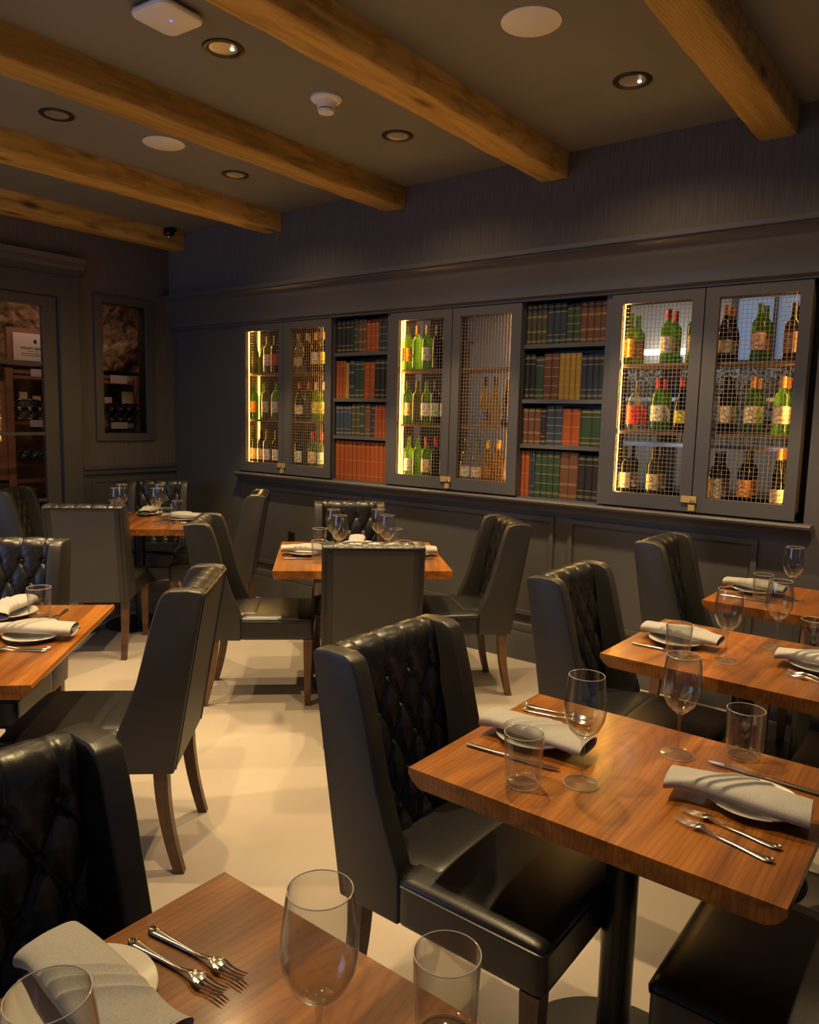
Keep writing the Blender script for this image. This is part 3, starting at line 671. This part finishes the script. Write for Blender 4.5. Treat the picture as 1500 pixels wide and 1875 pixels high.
def downlight(x, y, label, lit=True):
    t = thing('recessed_downlight', label, 'downlight', (x, y, CEIL), 0, 'recessed downlights in the ceiling')
    obj('trim_ring', lathe([(.060, 0), (.086, 0), (.088, -.004), (.084, -.008), (.066, -.007), (.060, -.003), (.058, 0)], 36), 'trim_ring', t)
    obj('reflector', lathe([(.060, -.003), (.052, -.0015), (.046, -.001), (.0, -.0008)], 36), 'reflector', t)
    if lit: obj('lamp', lathe([(0, -.0055), (.005, -.005), (.008, -.003), (.009, -.001)], 14), 'lamp', t, loc=(.022, .030, 0))
    return t
DLL = ['recessed downlight nearest the right wine cabinet, right of the round speaker', 'recessed downlight between the two middle beams, beyond the smoke detector', 'small recessed downlight nearest the wall between the left beams',
       'recessed downlight beside the square wireless access point', 'recessed downlight at the far left between two beams']
for k, ((x, y), l) in enumerate(zip(LIGHTS[:5], DLL)): downlight(x, y, l, k in (0, 3))
def speaker(x, y, label):
    t = thing('ceiling_speaker', label, 'speaker', (x, y, CEIL), 0, 'round ceiling speakers')
    obj('grille', lathe([(0, -.007), (.112, -.006), (.118, -.003), (.118, 0)], 48), 'white_plastic', t)
speaker(-1.596, 2.781, 'large white round ceiling speaker between the two right beams'); speaker(-3.991, 2.775, 'white round ceiling speaker between the two left beams')
sd = thing('smoke_detector', 'white smoke detector on the ceiling between the middle beams', 'smoke detector', (-2.76, 2.845, CEIL))
obj('base_plate', lathe([(0, 0), (.075, 0), (.077, -.010), (.070, -.018), (.055, -.024), (0, -.024)], 40), 'white_plastic', sd)
obj('sensor_head', lathe([(.055, -.024), (.046, -.036), (.042, -.055), (.039, -.0555), (.039, -.059), (.041, -.060), (.037, -.072), (.0, -.074)], 32), 'white_plastic', sd)
obj('vent_slots', lathe([(.0395, -.0552), (.0398, -.0593)], 32), 'black_metal', sd)
# access point
w4 = thing('wireless_access_point', 'square white wireless access point with a blue light on the ceiling', 'access point', (-2.705, 1.905, CEIL), .06)
obj('mount', bevel(B((-.06, .06, -.06, .06, -.014, 0)), .004), 'grey_plastic', w4)
def rsq(s, r, n=8):
    p = []
    for cx_, cy_, a0 in ((s-r, s-r, 0), (-s+r, s-r, PI/2), (-s+r, -s+r, PI), (s-r, -s+r, 1.5*PI)):
        for k in range(n+1): a = a0+k*PI/2/n; p.append((cx_+r*math.cos(a), cy_+r*math.sin(a)))
    return p
bm = bmesh.new(); rings = []
for s, z in ((.088, -.012), (.103, -.016), (.106, -.026), (.103, -.034), (.097, -.038)): rings.append([bm.verts.new((x, y, z)) for x, y in rsq(s, .04*s/.1)])
bm.faces.new(rings[0]); bm.faces.new(rings[-1])
for a, b_ in zip(rings, rings[1:]):
    for i in range(len(a)): bm.faces.new((a[i], a[(i+1) % len(a)], b_[(i+1) % len(a)], b_[i]))
obj('cover', bm, 'white_plastic', w4)
obj('status_light', lathe([(0, -.0392), (.006, -.0390), (.007, -.0378)], 14), 'blue_led', w4, loc=(.012, .008, 0))
# dome camera on the corner beam
c4 = thing('security_camera', 'small dark security camera on the leftmost beam in the corner', 'camera', (-5.745, 4.03, CEIL))
obj('bracket', bevel(B((-.07, .07, -.03, .03, -.03, 0)), .006), 'black_metal', c4); obj('housing', lathe([(.045, -.028), (.048, -.04), (.035, -.06), (.0, -.072)], 24), 'black_metal', c4)
obj('lens', lathe([(0, -.082), (.012, -.078), (.017, -.066), (.017, -.06)], 16), 'reflector', c4)

# ------------------------------------------------------------------ chairs
def xr(z): return -.103*((z-.36)/.605)
def make_chair():
    t = thing('dining_chair', '', 'chair')
    prof = [(0, .36), (-.1022, .958), (-.094, .970), (-.05, .976), (.005, .974), (.030, .962), (.046, .93), (.070, .85), (.092, .76), (.115, .67), (.145, .585), (.170, .525), (.183, .49), (.186, .46), (.186, .36)]
    for s in (-1, 1):
        bm = prism(prof, s*.176, s*.231, 'y')
        bmesh.ops.recalc_face_normals(bm, faces=bm.faces[:]); bevel(bm, .011, 3, 20)
        obj('wing', bm, 'leather_side_lit', t, ang=60)
    # outer back
    bm = prism([(0.001, .362), (xr(.955)+.001, .955), (xr(.955)+.04, .955), (.05, .362)], -.19, .19, 'y')
    back = obj('backrest', bevel(bm, .004), 'leather_back_lit', t, ang=50)
    pp = [(xr(z)-.001, y, z) for y, z in [(-.212, .37)]+[(-.212, .37+k*.1) for k in range(1, 6)]+[(-.212, .945), (-.205, .958)]+[(-.205+k*.41/8, .958) for k in range(1, 8)]+[(.205, .958), (.212, .945)]+[(.212, .87-k*.1) for k in range(0, 6)]]
    obj('piping', tube(bmesh.new(), pp, .0032, 6), 'leather', t)
    # tufted inner back
    sx, dz, zb = .092, .082, .880
    L1 = .935-.455; R = .037; LA = R*PI*.9; LT = L1+LA
    def tuft(u, v):
        y = (u-.5)*.356; s = v*LT
        if s < L1:
            z = .455+s; x = xr(z)+.072; n = Vector((1, 0, .11)).normalized(); zz = z
        else:
            a = (s-L1)/R; z = .935+R*math.sin(a); x = xr(.935)+.072-R+R*math.cos(a); n = Vector((math.cos(a), 0, math.sin(a))); zz = .935+(s-L1)
        U = y/sx; V = (zb-zz)/dz
        edge = min(1, (1-abs(2*u-1))*7)
        a1 = abs(math.sin(PI*(U+V/2+.5))); a2 = abs(math.sin(PI*(U-V/2+.5))); a3 = abs(math.sin(PI*(U+.5)))
        if V > 0: h = (a1*a2)**.34
        else:
            k = min(1, -V/.5); h = (a3**2)**.34*(1-k)+a3**.25*k
        amp = .019 if s < L1 else .019-.013*min(1, (s-L1)/LA*1.3)
        if V > 4.6: h *= 1; amp = .022
        pit = 0
        j = round(V)
        if 0 <= j <= 5:
            ui = (math.floor(U)+.5) if j % 2 == 0 else round(U)
            d2 = ((U-ui)*sx)**2+((V-j)*dz)**2; pit = .010*math.exp(-d2/(.013**2))
        wr = .0012*_n.noise(Vector((y*60, zz*60, 0)))
        p = Vector((x, y, z)) + n*((h*amp-pit+wr)*(.35+.65*edge))
        return p
    obj('tufted_panel', grid(tuft, 84, 120), 'leather', t, ang=180)
    for j in range(0, 5):
        us = (-1.5, -.5, .5, 1.5) if j % 2 == 0 else (-1, 0, 1)
        z = zb-j*dz
        for U in us:
            bm = bmesh.new(); bmesh.ops.create_uvsphere(bm, u_segments=10, v_segments=8, radius=1)
            for v in bm.verts: v.co = Vector((v.co.x*.0065, v.co.y*.011, v.co.z*.011))+Vector((xr(z)+.068, U*sx, z))
            obj('tuft_button', bm, 'leather', t)
    # seat
    def crown(p):
        if p.z > .43:
            k = (1-min(1, abs(p.y/.235))**3)*(1-min(1, abs((p.x-.33)/.26))**4)
            p.z += .020*max(0, k)
        return p
    bm = rbox((.372, 0, .419), (.384, .464, .118), .017, 12, crown)
    rbox((.15, 0, .43), (.24, .356, .10), .012, 8, crown, bm)
    seat = obj('seat', bm, 'leather', t, ang=70)
    SW = .2325
    pp = [(.192, -.2315, .462), (.35, -.2325, .462), (.54, -.2325, .462), (.558, -.232, .462), (.5655, -.215, .462)] + [(.5655, -.215+k*.43/6, .462) for k in range(1, 7)]+[(.558, .232, .462), (.54, .2325, .462), (.35, .2325, .462), (.192, .2315, .462)]
    obj('seat_piping', tube(bmesh.new(), pp, .003, 6), 'leather', t)
    for s in (-1, 1):
        bm = bmesh.new()
        def leg(cx, cy, top, bot, zt, curve, bm):
            n = 8; rings = []
            for k in range(n+1):
                f = k/n; z = zt*(1-f); h = (top*(1-f)+bot*f)/2; x = cx-curve*f**1.9
                rings.append([bm.verts.new((x+a*h, cy+b_*h, z)) for a, b_ in ((-1, -1), (1, -1), (1, 1), (-1, 1))])
            for a, b_ in zip(rings, rings[1:]):
                for i in range(4): bm.faces.new((a[i], a[(i+1) % 4], b_[(i+1) % 4], b_[i]))
            bm.faces.new(rings[0]); bm.faces.new(rings[-1])
        leg(.532, s*.208, .046, .030, .365, -.002, bm); obj('leg', bevel(bm, .003, 2, 40), 'leg_wood', t)
        bm = bmesh.new(); leg(.045, s*.200, .046, .032, .365, .055, bm); obj('leg', bevel(bm, .003, 2, 40), 'leg_wood', t)
    return t
DEG = math.radians
G1 = 'black leather dining chairs'
CH = [
 ((-1.19, 1.53), 0, 'large black leather chair in the foreground at the near right table'),
 ((-1.225, 2.67), 0, 'black leather chair left of the second table on the right'),
 ((-1.25, 3.77), 0, 'black leather chair left of the far right table, nearest the wall'),
 ((-1.19, .475), 0, 'black leather chair back cut off at the bottom left corner'),
 ((.13, 1.58), 180, 'black leather chair seat at the bottom right, under the near table'),
 ((.13, 2.69), 180, 'black leather chair at the right edge behind the near right table'),
 ((-2.19, 1.587), 222, 'black leather chair seen from its side, seat under the left table'),
 ((-3.32, 1.50), -46, 'black tufted chair behind the left table, facing the camera'),
 ((-2.215, 2.615), 134, 'black leather chair showing its plain back, in front of centre table'),
 ((-2.215, 3.75), 230, 'black leather chair on the right of the centre table'),
 ((-3.325, 2.57), 43, 'black leather chair on the left of the centre table'),
 ((-3.34, 3.70), -46, 'black tufted chair behind the centre table against the panelling'),
 ((-4.33, 2.43), 134, 'black leather chair showing its plain back at the back left table'),
 ((-4.24, 3.66), 224, 'black leather chair on the right of the back left table'),
 ((-5.43, 2.53), 44, 'dark tufted chair at the far left edge before the cellar door'),
 ((-5.40, 3.66), -46, 'black tufted chair in the corner behind the back left table'),
]
ch0 = make_chair()
for i, ((x, y), a, l) in enumerate(CH):
    if i == 0: ch0.location = (x, y, 0); ch0.rotation_euler = (0, 0, DEG(a)); ch0['label'] = l; ch0['group'] = G1
    else: dup(ch0, (x, y, 0), DEG(a), l, G1)

# ------------------------------------------------------------------ tables
TH = .76
def table(cx, cy, sx, sy, rot, label, bev=.032):
    t = thing('dining_table', label, 'table', (cx, cy, 0), DEG(rot), 'walnut dining tables')
    a = sx/2; q = bev
    pr = [(-a, TH), (-a-.002, TH-.012), (-a+q*.35, TH-.030), (-a+q, TH-.042), (a-q, TH-.042), (a-q*.35, TH-.030), (a+.002, TH-.012), (a, TH)]
    obj('tabletop', bevel(prism(pr, -sy/2, sy/2, 'y'), .0015, 2, 20), 'walnut', t, ang=40)
    obj('mounting_plate', bevel(B((-.18, .18, -.18, .18, TH-.052, TH-.042)), .002), 'black_metal', t)
    obj('pedestal', lathe([(.038, .012), (.038, TH-.045)], 32), 'black_metal', t)
    obj('base_plate', lathe([(0, .014), (.05, .014), (.24, .008), (.245, .004), (.245, 0), (0, 0)], 48), 'black_metal', t)
    return t
table(-.59, .475, .78, .61, 0, 'walnut table at the bottom of the view with two forks')
table(-.59, 1.60, .78, .61, 0, 'large walnut table in the right foreground, fully set')
table(-.61, 2.69, .78, .61, -1, 'second walnut table on the right, behind the foreground one')
table(-.595, 3.75, .78, .61, 0, 'walnut table at the far right near the panelling')
table(-2.76, 1.005, .915, .93, 45, 'walnut table at the left edge with its corner in view')
table(-2.80, 3.19, .915, .90, 44.2, 'square walnut table in the centre of the room', .008)
table(-4.836, 3.11, .90, .90, 44.4, 'walnut table in the back left corner', .008)

# ------------------------------------------------------------------ tableware
wine_p = [(0, 0), (.037, 0), (.0385, .0015), (.037, .003), (.012, .0065), (.005, .014), (.0036, .03), (.0034, .085), (.006, .100), (.017, .109), (.032, .124), (.042, .146), (.0455, .168), (.0448, .190), (.0415, .218), (.0382, .243),
          (.0372, .2435), (.0405, .218), (.0438, .190), (.0445, .168), (.041, .147), (.0308, .126), (.016, .112), (0, .108)]
def make_wine():
    t = thing('wine_glass', '', 'wine glass')
    obj('bowl', lathe(wine_p[9:], 40), 'glass', t); obj('rim', tube(bmesh.new(), [(.0378*math.cos(a), .0378*math.sin(a), .2432) for a in [k*PI/24 for k in range(48)]], .00075, 6, True), 'glass_rim_highlight', t)
    obj('foot_edge', tube(bmesh.new(), [(.0380*math.cos(a), .0380*math.sin(a), .0016) for a in [k*PI/24 for k in range(48)]], .0007, 6, True), 'glass_rim_highlight', t); obj('stem', lathe(wine_p[:10]+[(0, .110)], 32), 'glass', t)
    return t
def make_tumbler():
    t = thing('water_tumbler', '', 'tumbler')
    obj('glass_body', lathe([(0, 0), (.034, 0), (.0375, .003), (.0395, .03), (.043, .115), (.0425, .1165), (.0412, .1155), (.0378, .03), (.036, .013), (.030, .010), (0, .009)], 40), 'glass', t)
    obj('rim', tube(bmesh.new(), [(.0423*math.cos(a), .0423*math.sin(a), .1160) for a in [k*PI/24 for k in range(48)]], .0009, 6, True), 'glass_rim_highlight', t)
    obj('base_ring', tube(bmesh.new(), [(.0352*math.cos(a), .0352*math.sin(a), .0022) for a in [k*PI/24 for k in range(48)]], .0009, 6, True), 'glass_rim_highlight', t)
    return t
def make_plate():
    return tag(obj('side_plate', lathe([(0, .003), (.05, .003), (.052, 0), (.056, 0), (.058, .004), (.075, .010), (.094, .0165), (.096, .018), (.0945, .0198), (.075, .0135), (.058, .008), (0, .007)], 56), 'china'), '', 'plate')
def fork_pt(s):  # side curve of the fork along its length
    return .006*math.sin(min(1, s/.14)*PI*.5)*0 + (.004 + (.010*math.sin(max(0, (s-.10)/.09)*PI*.8)))
def make_fork():
    """0 = handle end, .195 = tine tips, along +x"""
    t = thing('fork', '', 'fork')
    def zc(x): return .0035+.007*math.exp(-((x-.135)/.022)**2)+(.0 if x < .15 else .0)+.012*max(0, (x-.15)/.045)**2*.5
    bm = bmesh.new()
    N = 26; wd = [(0, .0035), (.004, .0075), (.012, .0085), (.03, .0075), (.07, .0045), (.105, .0034), (.122, .0034), (.132, .006), (.142, .0105), (.15, .0115)]
    def wid(x):
        for a, b_ in zip(wd, wd[1:]):
            if x <= b_[0]: f = (x-a[0])/(b_[0]-a[0]); return a[1]*(1-f)+b_[1]*f
        return wd[-1][1]
    rings = []
    for k in range(N+1):
        x = .152*k/N; h = wid(x); z = zc(x); th = .0022 if x < .12 else .0014
        rings.append([bm.verts.new((x, h*math.cos(a), z+th*math.sin(a))) for a in [2*PI*i/10 for i in range(10)]])
    for a, b_ in zip(rings, rings[1:]):
        for i in range(10): bm.faces.new((a[i], a[(i+1) % 10], b_[(i+1) % 10], b_[i]))
    bm.faces.new(rings[0]); bm.faces.new(rings[-1])
    obj('handle', bm, 'steel', t, ang=60)
    bm = bmesh.new()
    for i in range(4):
        y = (-1.5+i)*.0066
        tube(bm, [(x, y*(1-.05*k), zc(x)) for k, x in enumerate((.148, .158, .168, .178, .188, .195))], [.0018, .0016, .0015, .0014, .0012, .0007], 6)
    obj('tines', bm, 'steel', t)
    bm = bmesh.new(); tube(bm, [(.006+.006*math.cos(a), .005*math.sin(a), .0062) for a in [k*PI/8 for k in range(16)]], .0014, 6, True)
    obj('scroll', bm, 'steel', t)
    return t
def make_knife():
    t = thing('table_knife', '', 'knife')
    bm = bmesh.new(); rings = []
    for k in range(13):
        f = k/12; x = .11*f; h = .0075-.003*f+.001*math.sin(f*PI)
        rings.append([bm.verts.new((x, h*math.cos(a), .0045+.0035*math.sin(a))) for a in [2*PI*i/10 for i in range(10)]])
    for a, b_ in zip(rings, rings[1:]):
        for i in range(10): bm.faces.new((a[i], a[(i+1) % 10], b_[(i+1) % 10], b_[i]))
    bm.faces.new(rings[0]); bm.faces.new(rings[-1])
    obj('handle', bm, 'steel', t, ang=60)
    bl = [(.108, -.005), (.125, -.0085), (.17, -.0095), (.21, -.0085), (.23, -.003), (.236, .003), (.22, .006), (.125, .006), (.108, .005)]
    obj('blade', bevel(prism(bl, .0035, .0055, 'z'), .0007, 1), 'steel', t)
    return t
def make_napkin(L=.272, W=.100, H=.033):
    """a rolled linen napkin with three diagonal pleats, lying along x, its middle on a plate rim"""
    def fn(u, v):
        a = 2*PI*u; s = v
        wv = W/2*(1.0-.16*math.sin(s*PI*.9+.2)) ; hv = H/2*(1+.12*math.cos(s*PI))
        ca, sa = math.cos(a), math.sin(a)
        y = wv*math.copysign(abs(ca)**.85, ca); z = hv*math.copysign(abs(sa)**.8, sa)
        if sa > 0:   # pleats
            d = s*L
            for k in range(3):
                c = L*(.42+.10*k)
                q = (d-c)
                z += .0085*min(1, sa*2)*(1/(1+math.exp(-max(-.05, q)/.0014)))*math.exp(-max(0, q)/.017)
        x = (s-.5)*L + 1.15*y*math.sin(PI*s)
        z += .006*math.cos((s-.5)*PI*1.2) + .0012*_n.noise(Vector((x*40, y*40, z*40)))
        y += .008*math.sin(s*5+1)
        return (x, y, z+H/2)
    bm = grid(fn, 56, 200, None, True)
    # rolled inner layers visible at both ends
    for e in (0, 1):
        for q in (.72, .42):
            def f2_(u, v, e=e, q=q):
                a = 2*PI*u; x = (-L/2+.004+v*.03) if e == 0 else (L/2-.004-v*.03)
                sc_ = q*(1-.25*v)
                return (x, W/2*sc_*math.cos(a)*.95+.005, H/2*sc_*math.sin(a)+H/2+.002)
            grid(f2_, 28, 3, bm, True)
    bmesh.ops.transform(bm, matrix=Matrix.Identity(4), verts=bm.verts[:])
    return tag(obj('rolled_napkin', bm, 'napkin', ang=50), '', 'napkin')
PROTO = {}
MK = {'wine': make_wine, 'tumbler': make_tumbler, 'plate': make_plate, 'fork': make_fork, 'knife': make_knife, 'napkin': make_napkin}
GR = {'wine': 'stemmed wine glasses on the tables', 'tumbler': 'water tumblers on the tables', 'plate': 'white side plates on the tables', 'fork': 'steel forks', 'knife': 'steel table knives', 'napkin': 'grey rolled napkins on the plates'}
def put(kind, x, y, z, rot, label):
    if kind not in PROTO:
        o = MK[kind](); PROTO[kind] = o; o.location = (x, y, z); o.rotation_euler = (0, 0, rot); o['label'] = label; o['group'] = GR[kind]; return o
    return dup(PROTO[kind], (x, y, z), rot, label, GR[kind])
def setting(tn, seat, ex, ey, ang, items, over=None):
    """ex,ey: middle of the table edge; ang: direction the diner faces (into the table); u inward, v to the diner's left"""
    A = DEG(ang); cu, su = math.cos(A), math.sin(A)
    P = lambda u, v: (ex+u*cu-v*su, ey+u*su+v*cu)
    d = {'plate': (.145, .01), 'tumbler': (.225, -.225), 'wine': (.333, -.145), 'napkin': (.150, .0, .0), 'knife': (.035, -.13, 0), 'fork1': (.045, .125, .05), 'fork2': (.045, .175, .08)}
    if over: d.update(over)
    z = TH+.0005
    for k in items:
        v = d[k]
        if k == 'plate': put('plate', *P(*v), z, 0, 'white side plate under the napkin, %s of the %s' % (seat, tn))
        elif k == 'tumbler': put('tumbler', *P(*v), z, A, 'clear water tumbler, %s of the %s' % (seat, tn))
        elif k == 'wine': put('wine', *P(*v), z, A, 'empty stemmed wine glass, %s of the %s' % (seat, tn))
        elif k == 'napkin': put('napkin', *P(v[0], v[1]), TH+.0195, A+v[2], 'grey rolled napkin on its plate, %s of the %s' % (seat, tn))
        elif k == 'knife': put('knife', *P(v[0], v[1]), z, A+v[2], 'steel knife beside the napkin, %s of the %s' % (seat, tn))
        elif k in ('fork1', 'fork2'): put('fork', *P(v[0], v[1]), z, A+v[2], 'steel fork %s, %s of the %s' % ('nearer the plate' if k == 'fork1' else 'farther from the plate', seat, tn))
ALL = ('plate', 'napkin', 'tumbler', 'wine', 'knife', 'fork1', 'fork2')
setting('near right table', 'left seat', -.98, 1.60, 0, ALL, {'plate': (.145, .015), 'tumbler': (.236, -.209), 'wine': (.333, -.123), 'knife': (.038, -.123, .08), 'napkin': (.16, -.01, .03), 'fork1': (.028, .165, .08), 'fork2': (.015, .195, .08)})
setting('near right table', 'right seat', -.20, 1.60, 180, ALL, {'plate': (.13, -.02), 'tumbler': (.211, -.256), 'wine': (.334, -.161), 'knife': (.03, -.16, -.02), 'napkin': (.155, .02, .12), 'fork1': (.048, .124, -.14), 'fork2': (.049, .179, -.20)})
setting('bottom table', 'left seat', -.98, .475, 0, ('plate', 'napkin', 'wine', 'fork1', 'fork2'), {'plate': (.095, -.005), 'wine': (.334, -.164), 'napkin': (.125, -.0, .02), 'fork1': (.035, .103, .10), 'fork2': (.034, .137, .10)})
setting('bottom table', 'right seat', -.20, .475, 180, ('wine', 'tumbler'), {'tumbler': (.285, -.256), 'wine': (.364, -.109)})
setting('second right table', 'left seat', -1.0, 2.70, -1, ('plate', 'napkin', 'tumbler', 'wine', 'knife'), {'plate': (.155, -.01), 'tumbler': (.217, -.176), 'wine': (.350, -.103), 'napkin': (.165, .005, .03), 'knife': (.04, -.13, .0)})
setting('second right table', 'right seat', -.22, 2.69, 179, ALL, {'plate': (.17, -.02), 'tumbler': (.23, -.21), 'wine': (.338, -.168), 'napkin': (.16, -.0, .05), 'fork1': (.05, .11, -.12), 'fork2': (.05, .15, -.15)})
setting('far right table', 'left seat', -.985, 3.75, 0, ('plate', 'napkin', 'tumbler', 'wine', 'knife'), {'plate': (.14, .03), 'napkin': (.14, .03, -.05), 'tumbler': (.204, -.106), 'wine': (.31, -.035), 'knife': (.04, -.15, 0)})
def ctr(cx, cy, h, ang): return cx+h*math.cos(DEG(ang)), cy+h*math.sin(DEG(ang))
# left table: seats on the sides facing 45 and 135 degrees
x, y = ctr(-2.76, 1.005, .457, 45); setting('left table', 'near seat', x, y, 225, ('plate', 'napkin', 'tumbler', 'knife', 'fork1', 'fork2'), {'tumbler': (.22, -.27), 'plate': (.15, -.0), 'fork1': (.055, .125, .0), 'fork2': (.06, .15, -.03)})
x, y = ctr(-2.76, 1.005, .465, 135); setting('left table', 'far seat', x, y, 315, ('plate', 'napkin', 'wine', 'knife', 'fork1'), {'plate': (.16, .12), 'napkin': (.16, .12, 0), 'wine': (.36, .0), 'fork1': (.07, .30, 0), 'knife': (.05, -.02, 0)})
for tn, cx, cy, h, seats in (('centre table', -2.80, 3.19, .45, ((44.2, 'right seat'), (134.2, 'far seat'), (224.2, 'left seat'), (-45.8, 'near seat'))), ('back left table', -4.836, 3.11, .45, ((44.4, 'right seat'), (134.4, 'far seat'), (224.4, 'left seat'), (-45.6, 'near seat')))):
    for a, sn in seats:
        x, y = ctr(cx, cy, h, a)
        it = ('plate', 'napkin', 'tumbler', 'wine', 'knife', 'fork1') if sn != 'near seat' else ('tumbler', 'wine')
        setting(tn, sn, x, y, a+180, it)
